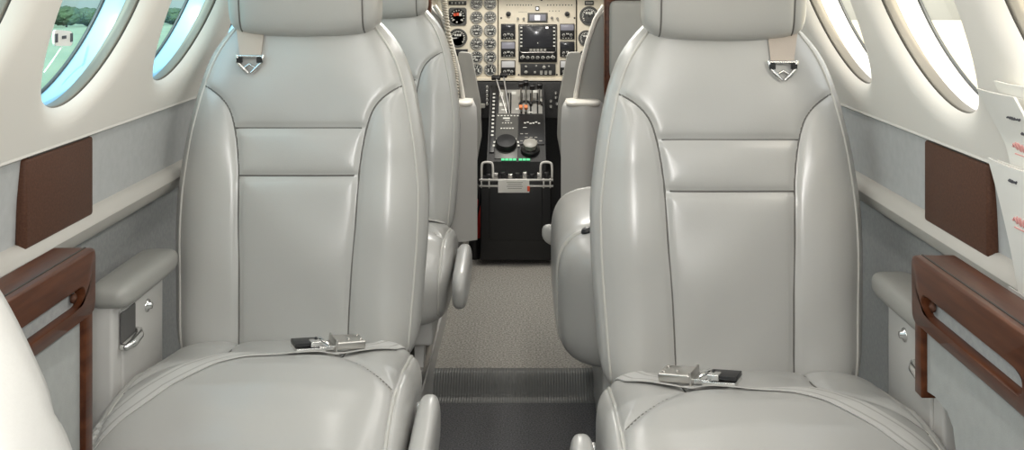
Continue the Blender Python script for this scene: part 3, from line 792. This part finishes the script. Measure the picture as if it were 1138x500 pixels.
def gauge_mesh(name, kind):
    """dial of unit radius facing -Y"""
    mb = MB(); ax = (0, -1, 0)
    if kind == 'square':
        mb.prism(rounded([(-1, -1), (1, -1), (1, 1), (-1, 1)], .35, 4), -.25, .1, 0)
        mb.lathe([(.90, 0), (.86, .04), (.84, .0), (0, 0)], (0, -.251, 0), ax, 1, 32)
    else:
        mb.lathe([(1.0, -.1), (1.0, .25), (.93, .32), (.84, .30), (.82, .22)], (0, 0, 0), ax, 0, 32)
        mb.lathe([(.83, .22), (0, .22)], (0, 0, 0), ax, 1, 32)
    y = -.262 if kind == 'square' else -.232
    n = {'round': 18, 'square': 12, 'engine': 9, 'engine2': 11, 'engine3': 8}[kind]
    for k in range(n):
        a = math.radians(-130 + 260 * k / (n - 1)) + PI / 2; L = .12 if k % 2 else .19; r0 = .76 - L / 2
        R = Matrix.Rotation(-a + PI / 2, 3, 'Y')
        mb.box((r0 * math.cos(a), y, r0 * math.sin(a)), (.045, .006, L / 2), 2, R)
    if kind == 'square':
        for q in (-.34, 0, .30): mb.box((q, y, .22 + .05 * (q == 0)), (.13, .008, .16), 3 if q < .2 else 2)
        for q in (-.45, .45): mb.box((q, y, -.35), (.12, .008, .05), 2)
        mb.lathe([(.10, 0), (.07, .1)], (-.1, y, -.62), ax, 2, 10); mb.lathe([(.12, 0), (.1, .1)], (.78, y, -.78), ax, 0, 10)
    elif kind == 'round':
        for q in (-.28, -.02, .24): mb.box((q, y, .30), (.10, .008, .11), 2)
    elif kind == 'engine':
        for q in (-.2, .2): mb.box((q, y, .3), (.14, .008, .07), 2)
        mb.box((0, y, -.34), (.26, .008, .07), 2)
    elif kind == 'engine2':
        mb.box((0, y, .12), (.45, .008, .08), 2); mb.box((0, y, -.42), (.2, .008, .1), 2)
    else:
        mb.box((-.28, y, -.1), (.1, .008, .26), 2); mb.box((.3, y, -.1), (.1, .008, .26), 2)
    me = mb.mesh(name); 
    for m in (BEZEL if kind in ('round', 'square') else BEZELG, FACE, MARK, RED): me.materials.append(m)
    return me
def needle_mesh():
    mb = MB(); mb.box((0, 0, .26), (.05, .012, .36), 0); mb.lathe([(.12, 0), (.10, .05), (0, .06)], (0, 0, 0), (0, -1, 0), 1, 12)
    me = mb.mesh('needle'); me.materials.append(MARK); me.materials.append(BLACK); return me
GM = {k: gauge_mesh('gauge_' + k, k) for k in ('round', 'square', 'engine', 'engine2', 'engine3')}
NM = needle_mesh()
def gauge(px, py, d, kind, ang=None):
    r = d / 2 * .004087
    o = bpy.data.objects.new('gauge', GM[kind]); COL.objects.link(o); o.parent = ip; o.location = P_(PX(px), PY, PZ(py)); o.scale = (r, .024, r)
    if ang is not None:
        q = bpy.data.objects.new('needle', NM); COL.objects.link(q); q.parent = o; q.location = (0, -.27 if kind != 'square' else -.30, 0); q.rotation_euler = (0, math.radians(ang), 0)
    return o
gauge(508.7, 18.4, 20, 'square'); gauge(509, 42, 21, 'round', -95)
kinds = ['engine', 'engine', 'engine2', 'engine', 'engine2', 'engine3']
for r, py in enumerate((3.9, 19.2, 33.9, 48.6, 63.4, 77.4)):
    for c, px in enumerate((529.6, 544.8)):
        gauge(px, py, 14.2, kinds[r], [40, 100, 45, 50, -120, 15][r] + c * 12)
gauge(654.8, 17.6, 21.5, 'round', 30); gauge(651.5, 42.5, 18, 'round', 70); gauge(651, 63, 16, 'round', -60)
def slab(name, x0, y0, x1, y1, m, dep=.006, out=0.0, parent=ip, bev=.0015):
    mb = MB(); mb.box(P_((PX(x0) + PX(x1)) / 2, PY - dep / 2 - out, (PZ(y0) + PZ(y1)) / 2), ((PX(x1) - PX(x0)) / 2, dep / 2, (PZ(y0) - PZ(y1)) / 2), bev=bev)
    return mb.build(name, m, parent, angle=40)
def marks(x0, x1, y, n, w, h, m, out, parent, name='legend'):
    mb = MB()
    for k in range(n):
        x = x0 + (x1 - x0) * (k + .5) / n
        mb.box(P_(PX(x), PY - out, PZ(y)), (w * .00204, .0006, h * .00204))
    return mb.build(name, m, parent)
def knob(px, py, d, m, parent, out=.006, ring=MARK, name='knob'):
    r = d / 2 * .004087; mb = MB()
    mb.lathe([(r * 1.25, 0), (r * 1.25, .002)], P_(PX(px), PY - out, PZ(py)), (0, -1, 0), 1, 16)
    mb.lathe([(r, .002), (r * .9, .014), (0, .015)], P_(PX(px), PY - out, PZ(py)), (0, -1, 0), 0, 16)
    mb.box(P_(PX(px) + r * .3, PY - out - .0155, PZ(py) + r * .3), (r * .12, .0008, r * .4), 1, Matrix.Rotation(.8, 3, 'Y'))
    return mb.build(name, [m, ring], parent, angle=45)
# counters and small displays
for x in (508.5, 654.7):
    s = slab('counter', x - 10, 1, x + 10, 5.6, BLACK) if x < 600 else slab('counter', x - 5, .8, x + 5, 5.6, BLACK)
    marks(x - (8 if x < 600 else 4), x + (8 if x < 600 else 4), 3.3, 4, 1.6, 2.2, BEZELG, .0068, s)
slab('vent_box', 503, 54.5, 520, 62, BLACK, .018)
slab('status_light', 594.8, 7, 599.4, 11.8, BEZEL, .006)
slab('status_lens', 595.8, 8.2, 598.3, 10.6, LITE, .002, .006)
s = slab('lit_display', 586.4, 14.2, 608.6, 24.6, BEZEL, .008); slab('display_glass', 588.5, 16, 606.5, 23, LCDG, .002, .0075, s); slab('lamp_window', 594.2, 17, 600, 22.2, LITE, .001, .0092, s)
for a, b, n in ((562, 592, 10), (607, 637, 9)):
    marks(a, b, 5.6, n, 1.1, 1.3, BLACK if a > 600 else BEZEL, .0022, ip)
marks(576, 586, 13.3, 5, .9, .6, BEZEL, .0022, ip); marks(609, 623, 12.2, 4, 1, 1, BEZEL, .0022, ip)
for x in (565, 630.3): knob(x, 15.6, 4.6, BLACK, ip, .002, BEZEL)
for x, y in ((575.5, 20.6), (582, 20.6), (619.5, 20.6), (613.3, 19.8)): knob(x, y, 2.2, BEZELG, ip, .0015, BEZEL)
for x, y in ((557, 20), (638.5, 20), (576.5, 83), (618.8, 83), (556, 86), (641, 86), (601.8, 0)):
    mb = MB(); mb.lathe([(.0045, 0), (.004, .003), (0, .0035)], P_(PX(x), PY, PZ(y)), (0, -1, 0), 0, 10); mb.build('screw', BLACK, ip)
# radios either side
def radio(x0, x1, y0, ym, y1, lcd):
    r = slab('radio', x0, y0, x1, y1, BLACK, .010)
    slab('display', x0 + .8, y0 + .8, x1 - .8, ym, lcd, .002, .0095, r)
    w = x1 - x0
    for t in (.26, .76): knob(x0 + w * t, (ym + y1) / 2 + .3, 2.6, BEZEL, r, .010)
    marks(x0 + w * .42, x0 + w * .62, (ym + y1) / 2 - 1, 2, 1, 1.6, MARK, .0108, r); marks(x0 + 2, x1 - 2, y1 - 1.2, 4, 1.4, .8, MARK, .0108, r)
for i, (y0, ym, y1) in enumerate(((26.4, 33.6, 43.4), (46, 54, 63), (67, 74.8, 83.4))):
    radio(556.8, 572.8, y0, ym, y1, (SCREEN, LCDG, LCDW)[i]); radio(622.2, 638.4, y0, ym, y1, (LCDG, SCREEN, LCDW)[i])
# central screen with keys, strip of controls, audio box
m = slab('multifunction_display', 576.3, 27, 618.9, 69, BLACK, .012)
slab('screen', 581, 29.5, 613.5, 52.6, SCREEN, .002, .0115, m)
mb = MB(); fr = [(577.6, 28.2), (617.6, 28.2), (617.6, 56.5), (615.5, 58), (579.6, 58), (577.6, 56.5), (577.6, 28.2)]
mb.tube([P_(PX(a), PY - .0125, PZ(b)) for a, b in fr], .0012, 0, 6); mb.build('screen_rim', STEEL, m)
for k in range(6):
    y = 30.5 + k * 4.1
    marks(578.2, 580.4, y, 1, 2.2, 1.5, MARK, .0125, m, 'key'); marks(614.6, 617, y, 1, 2.2, 1.5, MARK, .0125, m, 'key')
marks(588, 607.5, 55.3, 5, 2.8, 2.6, BEZELG, .0128, m, 'key')
slab('screen_glint', 606.3, 29.6, 609.2, 31.6, LITE, .0006, .0136, m, 0); slab('cursor_mark', 597, 47, 598, 48.2, MARK, .0006, .0136, m, 0)  # glint painted on the screen as a small glowing slab
for x in (580, 586.5, 592, 597.5, 603.4, 609, 615): knob(x, 63.8, 3.0, BEZEL, m, .012)
for s, x in ((-1, 581), (1, 614)):
    mb = MB(); mb.tube([P_(PX(x - 2.2), PY - .013, PZ(64)), P_(PX(x), PY - .013, PZ(61)), P_(PX(x + 2.2), PY - .013, PZ(64))], .0022, 0, 6); mb.build('arrow_mark', MARK, m)
a = slab('audio_panel', 578.4, 70.8, 617.4, 83.6, BLACKM, .010)
for x, y, d in ((584.5, 79.8, 2.8), (594.5, 80, 2), (604.5, 74.4, 2.8), (584.5, 73.6, 2), (596, 73, 1.6), (610, 73.4, 1.6)): knob(x, y, d, BEZELG, a, .010)
marks(599, 614, 79.8, 3, 3.0, 3, BEZELG, .0106, a, 'key'); marks(599, 614, 82, 3, 2.4, .6, MARK, .0106, a)

# ------------------------------------------------------------------ sub panel and pedestal
sp = thing('switch_subpanel', 'black switch panel under the cream instrument panel', 'switch panel', (0, PY, .5))
def S_(x, y, z): return (x, y - PY, z - .5)
MB().box(S_(0, PY + .01, .594), (.60, .02, .083), bev=.004).build('board', BLACKM, sp, angle=40)
for r in range(5):
    for c in range(2):
        x = PX(541.5 + c * 5.2); z = PZ(97 + r * 4.6)
        mb = MB(); mb.lathe([(.006, 0), (.006, .003)], S_(x, PY - .010, z), (0, -1, 0), 1, 12); mb.tube([S_(x, PY - .012, z), S_(x, PY - .026, z + .008)], [.0025, .0035], 0, 8)
        mb.build('toggle_switch', [MARK, STEEL], sp, angle=40)
for px, py in ((612, 112), (617.5, 103), (617.5, 108), (612, 118), (619, 115)):
    mb = MB(); mb.lathe([(.008, 0), (.007, .01), (0, .011)], S_(PX(px), PY - .01, PZ(py)), (0, -1, 0), 0, 14); mb.box(S_(PX(px), PY - .0215, PZ(py)), (.0015, .001, .005), 1)
    mb.build('rotary_knob', [BEZEL, MARK], sp, angle=40)
for x in (-.40, .40): pass
for sx in (-1, 1):
    MB().box(S_(.02 + sx * .192, PY - .035, .572), (.022, .012, .010), bev=.004).build('handle_grip', BEZELG, sp)

ped = thing('throttle_pedestal', 'black throttle pedestal with levers and trim knobs between the cockpit seats', 'pedestal', (-.008, 4.45, .0))
PC = -.008
def D_(x, y, z): return (x - PC, y - 4.45, z)
Ya, Za, Yb, Zb = 4.235, .395, 4.66, .665          # sloping top: aft low, forward high
def top(u, t, h=0):
    """point on the sloping top; u across in metres, t 0 aft .. 1 forward, h off the surface"""
    n = Vector((0, -(Zb - Za), Yb - Ya)).normalized()
    return D_(u, Ya + (Yb - Ya) * t + n.y * h, Za + (Zb - Za) * t + n.z * h)
NRM = Vector((0, -(Zb - Za), Yb - Ya)).normalized(); TAN_ = Vector((0, Yb - Ya, Zb - Za)).normalized()
RT = Matrix((Vector((1, 0, 0)), TAN_, NRM)).transposed()
def pedx(px, y): return .04 + (px - 586) * y / 1150
mb = MB()
mb.prism([(Ya - 4.45, 0), (Ya - 4.45, Za), (Yb - 4.45, Zb), (Yb - 4.45 + .02, Zb), (Yb - 4.45 + .02, 0)], -.118, .124, plane='yz')
mb.build('body', BLACKM, ped)
def tplate(name, u0, u1, t0, t1, m, h=.004):
    L = math.hypot(Yb - Ya, Zb - Za); mb = MB()
    mb.box(top((u0 + u1) / 2, (t0 + t1) / 2, h / 2), ((u1 - u0) / 2, (t1 - t0) / 2 * L, h / 2), 0, RT, .001); return mb.build(name, m, ped, angle=40)
tplate('trim_plate', -.094, .0, .03, .60, BEZEL, .004)
tplate('quadrant_plate', -.085, .105, .60, .93, QUAD, .003)
tplate('dark_quadrant', .004, .112, .20, .58, BLACK, .005)
tplate('side_rail_plate', -.1175, -.097, .10, .98, BLACK, .006)
def tmarks(pts, m, name='legend', h=.0058):
    L = math.hypot(Yb - Ya, Zb - Za); mb = MB()
    for u, t, w, l in pts: mb.box(top(u, t, h), (w, l * L, .0006), 0, RT)
    return mb.build(name, m, ped)
tmarks([(-.07 + .012 * k, .40, .004, .006) for k in range(5)] + [(-.065 + .012 * k, .47, .003, .005) for k in range(4)] + [(-.05, .53, .015, .010), (-.045, .50, .010, .004)], MARK)
tmarks([(.03 + .012 * k, .47 + .01 * math.sin(k * 2), .0045, .006) for k in range(6)] + [(.03, .41, .008, .003)], MARK)
tmarks([(-.1075, .86 - .05 * k, .005, .010) for k in range(12)], MARK, 'scale_marks', .0065)
tmarks([(-.068, .72, .014, .022), (-.06, .65, .012, .008), (.0, .66, .012, .010), (.05, .615, .012, .006), (-.02, .88, .010, .02), (.072, .90, .012, .018), (.10, .78, .004, .03), (-.075, .86, .008, .03)], MARK, 'placard_and_glare', .0040)  # white clutter and glare patches painted on the quadrant
tmarks([(.016 + .02 * (k % 5), .24 + .045 * (k // 5), .006, .004) for k in range(12) if k % 4 != 1], BEZELG)
tmarks([(-.085 + .014 * k, .565, .004, .006) for k in range(7)], MARK)
# slots and levers
L = math.hypot(Yb - Ya, Zb - Za)
for u in (-.045, -.033, .015, .035, .055, .085):
    mb = MB(); mb.box(top(u, .74, .0035), (.0035, .14 * L, .0008), 0, RT); mb.build('lever_slot', BLACK, ped)
def lever(u, t, u2, t2, h, knob_m, kh=(.010, .012, .008), stem=STEEL):
    mb = MB(); a = Vector(top(u, t, .0)); b = Vector(top(u2, t2, h)); mb.tube([a, a.lerp(b, .5), b], .0035, 1, 8)
    mb.box(b, kh, 0, RT, .004); return mb.build('lever', [knob_m, stem], ped, angle=40)
lever(-.048, .60, -.10, .97, .055, BLACK, (.020, .010, .009)); lever(-.036, .60, -.066, .99, .060, BLACK, (.016, .010, .009))
lever(.012, .72, .012, .82, .075, BLACK, (.012, .010, .012)); lever(.034, .72, .034, .84, .075, BLACK, (.012, .010, .012))
lever(.060, .72, .062, .80, .070, BLACK, (.012, .010, .012)); lever(.092, .72, .094, .82, .068, BLACK, (.012, .010, .012))
for u in (.012, .034):
    mb = MB(); b = Vector(top(u, .62, .030)); mb.tube([top(u, .62, 0), b], .003, 1, 8); mb.box(b, (.008, .010, .007), 0, RT, .003); mb.build('condition_lever', [ORANGE, STEEL], ped, angle=40)
for u in (.030, .080):
    mb = MB(); P = []
    for k in range(13):
        a = PI * k / 12; P.append(top(u + .024 * math.cos(a), .70 + .05 * math.sin(a), .012))
    mb.tube(P, .005, 0, 8); mb.build('quadrant_arc', BLACK, ped, smooth=True)
# big trim wheel knob and hexagonal knob
mb = MB(); mb.lathe([(.045, 0), (.045, .018), (.040, .026), (0, .028)], top(-.048, .19, .004), NRM, 0, 32); mb.build('trim_wheel', BLACK, ped, angle=40)
tm = []
mb = MB()
for k in range(9):
    a = math.radians(-5 + 190 * k / 8); c = Vector(top(-.048, .19, .006)) + Vector((math.cos(a), 0, 0)) * .052 + TAN_ * math.sin(a) * .052
    mb.box(c, (.004, .005, .001), 0, RT)
mb.build('wheel_scale', MARK, ped)
mb = MB(); mb.lathe([(.040, 0), (.038, .012), (.032, .016)], top(.052, .13, .004), NRM, 1, 28)
mb.lathe([(.027, .016), (.030, .040), (.022, .044), (0, .044)], top(.052, .13, .004), NRM, 0, 8); mb.build('rudder_trim_knob', [BEZELG, BLACK], ped, angle=30)
tmarks([(-.060 + .016 * k, .012, .0068, .012) for k in range(4)] + [(.012 + .016 * k, .012, .0068, .012) for k in range(3)], GREEN, 'lit_legend', .006)

# aft storage box with chrome rails, loops and papers
bx = thing('pedestal_box', 'black box with chrome rails at the aft end of the pedestal', 'box', (PC, 4.19, .0))
def B_(x, y, z): return (x - PC, y - 4.19, z)
XB0, XB1 = -.147, .135
MB().box(B_((XB0 + XB1) / 2, 4.165, .183), ((XB1 - XB0) / 2, .040, .163), bev=.004).build('body', BLACK, bx, angle=40)
MB().box(B_((XB0 + XB1) / 2, 4.124, .205), ((XB1 - XB0) / 2 - .035, .003, .105), bev=.003).build('front_plate', BLACK, bx, angle=40)
mb = MB()
for z in (.342, .318): mb.tube([B_(XB0 - .004, 4.118, z), B_(XB1 + .008, 4.118, z)], .0045, 0, 8)
for x in (XB0 + .004, XB0 + .035, XB1 - .004, XB1 - .03): mb.tube([B_(x, 4.118, .348), B_(x, 4.118, .31)], .003, 0, 8)
mb.build('chrome_rail', RAIL, bx, smooth=True)
for x0, x1 in ((XB0 + .004, XB0 + .050), (XB1 - .042, XB1 + .004)):
    mb = MB(); mb.tube(smooth_poly([(B_(x0, 4.13, .345)), B_(x0 + .001, 4.135, .395), B_(x0 + .010, 4.138, .408), B_(x1 - .010, 4.138, .408), B_(x1 - .001, 4.135, .395), B_(x1, 4.13, .345)], 5), .0048, 0, 8); mb.build('loop_handle', RAIL, bx, smooth=True)
mb = MB()
for k in range(9):
    mb.box(B_(-.115 + .029 * k, 4.14, .355), (.009, .012, .008 + .004 * (k % 3)), k % 2, None, .002)
mb.build('plug_row', [BLACK, STEEL], bx, angle=40)
pt = thing('folded_papers', 'white folded papers tucked in the chrome rail on the black box', 'papers', (-.01, 4.113, .30))
mb = MB(); mb.box((-.004, -.004, .018), (.062, .0025, .024), 0); mb.box((.004, -.009, .024), (.044, .002, .022), 0); mb.build('sheet', PAPER, pt)
mb = MB(); mb.box((.055, -.0075, .010), (.005, .001, .010)); mb.build('red_tab', RED, pt)
mb = MB()
for k in range(4): mb.box((.0, -.0117, .036 - .008 * k), (.032 - .004 * (k % 2), .0006, .0012))
mb.build('print_lines', BEZELG, pt)

# ------------------------------------------------------------------ cockpit shell: nose wall, windshield
mb = MB(); mb.box((0, Y_NOSE + .02, .55), (.78, .02, .66)); struct(mb.build('wall_front', BLACKM))
for k, (x0, x1) in enumerate(((-.56, -.03), (.03, .56))):
    mb = MB(); mb.add([(x0, Y_NOSE, 1.21), (x1, Y_NOSE, 1.21), (x1 * .85, 4.27, 1.45), (x0 * .85, 4.27, 1.45)], [(0, 1, 2, 3)])
    struct(mb.build('window_%d' % (wn + 1 + k), GLASSR))
mb = MB(); mb.tube([(0, Y_NOSE, 1.2), (0, 4.25, 1.47)], .03); struct(mb.build('trim_8', BLACKM, smooth=True))

# tag hanging in the first left window
tg = thing('white_tag', 'small white tag with dark ends in the first left window', 'tag', (0, 0, 0))
ty, tz = 1.668, 1.041
def pane_x(z): return -(hws(z) + FL + .056)
mb = MB(); poly = rounded([(ty - .034, tz - .012), (ty + .034, tz - .016), (ty + .034, tz + .008), (ty - .034, tz + .014)], .011, 4)
mb.prism(poly, pane_x(tz) - .002, pane_x(tz) + .001, plane='yz'); mb.build('card', PAPER, tg)
mb = MB()
for s in (-1, 1): mb.box((pane_x(tz) + .002, ty + s * .027, tz - .001 - s * .001), (.0006, .004, .007))
mb.box((pane_x(tz) + .002, ty, tz), (.0006, .007, .0025)); mb.build('print', INKK, tg)
mb = MB(); mb.tube(smooth_poly([(pane_x(tz), ty - .004, tz - .015), (pane_x(tz - .03), ty - .006, tz - .035), (pane_x(tz - .05), ty - .02, tz - .055)], 5), .0012, 0, 6); mb.build('string', PAPER, tg)

# ------------------------------------------------------------------ outside: field and a tree line (aircraft sits slightly nose-up)
def gz(y): return -1.25 - .033 * y
mb = MB(); mb.add([(-600, -300, gz(-300)), (6, -300, gz(-300)), (6, 600, gz(600)), (-600, 600, gz(600))], [(0, 1, 2, 3)]); struct(mb.build('ground', GRASS))
mb = MB(); mb.add([(6, -300, gz(-300)), (600, -300, gz(-300)), (600, 600, gz(600)), (6, 600, gz(600))], [(0, 1, 2, 3)]); struct(mb.build('ground_glare', GLAREFIELD))  # right-hand field, painted pale for the glare
def tree_mesh(seed):
    r = np.random.default_rng(seed); bm = bmesh.new(); bmesh.ops.create_icosphere(bm, subdivisions=4, radius=1)
    C = r.normal(size=(26, 3)); C /= np.linalg.norm(C, axis=1)[:, None]
    for v in bm.verts:
        p = np.array(v.co); k = np.max(C @ p); f = .72 + .33 * max(0, k - .72) / .28 + .04 * r.normal()
        v.co = Vector((p[0] * f, p[1] * f, p[2] * f * .85))
    me = bpy.data.meshes.new('crown'); bm.to_mesh(me); bm.free(); me.materials.append(LEAF); return me
TM = [tree_mesh(k) for k in range(3)]
mbt = MB(); mbt.tube([(0, 0, 0), (0, 0, .5), (.02, 0, 1)], [.08, .06, .04], 0, 8); TRM = mbt.mesh('trunk'); TRM.materials.append(BARK)
for row in range(2):
    for k in range(20):
        y = 108 + 13 * k + 6.5 * row; x = -(100 + 15 * row + random.uniform(-1, 1)); s = random.uniform(3.5, 4.1)
        t = thing('tree', 'dark green tree in the far tree line outside the left windows', 'tree', (x, y, gz(y)), group='far tree line')
        a = bpy.data.objects.new('crown', TM[k % 3]); COL.objects.link(a); a.parent = t; a.location = (0, 0, s * .62); a.scale = (s * .95, s * .95, s * .70); a.rotation_euler = (0, 0, k * 1.3 + row)
        b = bpy.data.objects.new('trunk', TRM); COL.objects.link(b); b.parent = t; b.scale = (s * .8, s * .8, s * .5)

# ------------------------------------------------------------------ light
W = bpy.data.worlds.new('sky'); S.world = W; W.use_nodes = True
nt = W.node_tree; bg = nt.nodes['Background']; sky = nt.nodes.new('ShaderNodeTexSky'); sky.sky_type = 'NISHITA'
sky.sun_disc = False; sky.sun_elevation = math.radians(40); sky.sun_rotation = math.radians(180); sky.dust_density = 2.0; sky.air_density = 1.0
hs = nt.nodes.new('ShaderNodeHueSaturation'); hs.inputs['Saturation'].default_value = .45      # hazy, overcast sky
nt.links.new(sky.outputs[0], hs.inputs['Color']); nt.links.new(hs.outputs[0], bg.inputs[0]); bg.inputs[1].default_value = .60
def sun(name, e, az, el, col, ang=.6):
    d = bpy.data.lights.new(name, 'SUN'); d.energy = e; d.color = col; d.angle = math.radians(ang)
    o = bpy.data.objects.new(name, d); COL.objects.link(o)
    v = Vector((math.cos(el) * math.sin(az), math.cos(el) * math.cos(az), math.sin(el))); o.rotation_euler = v.to_track_quat('Z', 'Y').to_euler()
sun('sun', 6.0, math.radians(180), math.radians(22), (1, .94, .84))
def area(name, loc, rot, sx, sy, e, col):
    d = bpy.data.lights.new(name, 'AREA'); d.shape = 'RECTANGLE'; d.size = sx; d.size_y = sy; d.energy = e; d.color = col
    o = bpy.data.objects.new(name, d); COL.objects.link(o); o.location = loc; o.rotation_euler = rot
# fluorescent strips in the cabin ceiling and an added fill lamp that brightens the cockpit
for s in (-1, 1):
    area('ceiling_strip_light', (s * .30, 1.35, 1.415), (0, s * math.radians(25), 0), .10, 4.2, 9.5, (1, .97, .92))
area('cockpit_fill_light', (0, 4.1, 1.42), (0, 0, 0), .25, .15, 8, (1, .95, .86))
# the photographer's flash, just above the lens
d = bpy.data.lights.new('camera_flash', 'SPOT'); d.energy = 34; d.spot_size = math.radians(110); d.spot_blend = .6; d.shadow_soft_size = .05; d.color = (1, .98, .95)
o = bpy.data.objects.new('camera_flash', d); COL.objects.link(o); o.location = (CAMX, -.03, 1.22); o.rotation_euler = (math.radians(72), 0, 0)

# ------------------------------------------------------------------ camera
c = bpy.data.cameras.new('camera'); co = bpy.data.objects.new('camera', c); COL.objects.link(co)
co.location = (CAMX, 0, CAMZ); co.rotation_euler = (PI / 2, 0, 0)
c.sensor_width = 36; c.lens = 1150 / 1138 * 36; c.shift_x = -17 / 1138; c.shift_y = -270 / 1138; c.clip_start = .02; c.clip_end = 2000
S.camera = co
vs = S.view_settings; S.display_settings.display_device = 'sRGB'; vs.view_transform = 'Standard'; vs.look = 'None'; vs.exposure = 0.0; vs.gamma = 1; vs.use_curve_mapping = False
S.cycles.use_denoising = True; S.cycles.max_bounces = 10; S.cycles.diffuse_bounces = 6; S.cycles.sample_clamp_indirect = 6
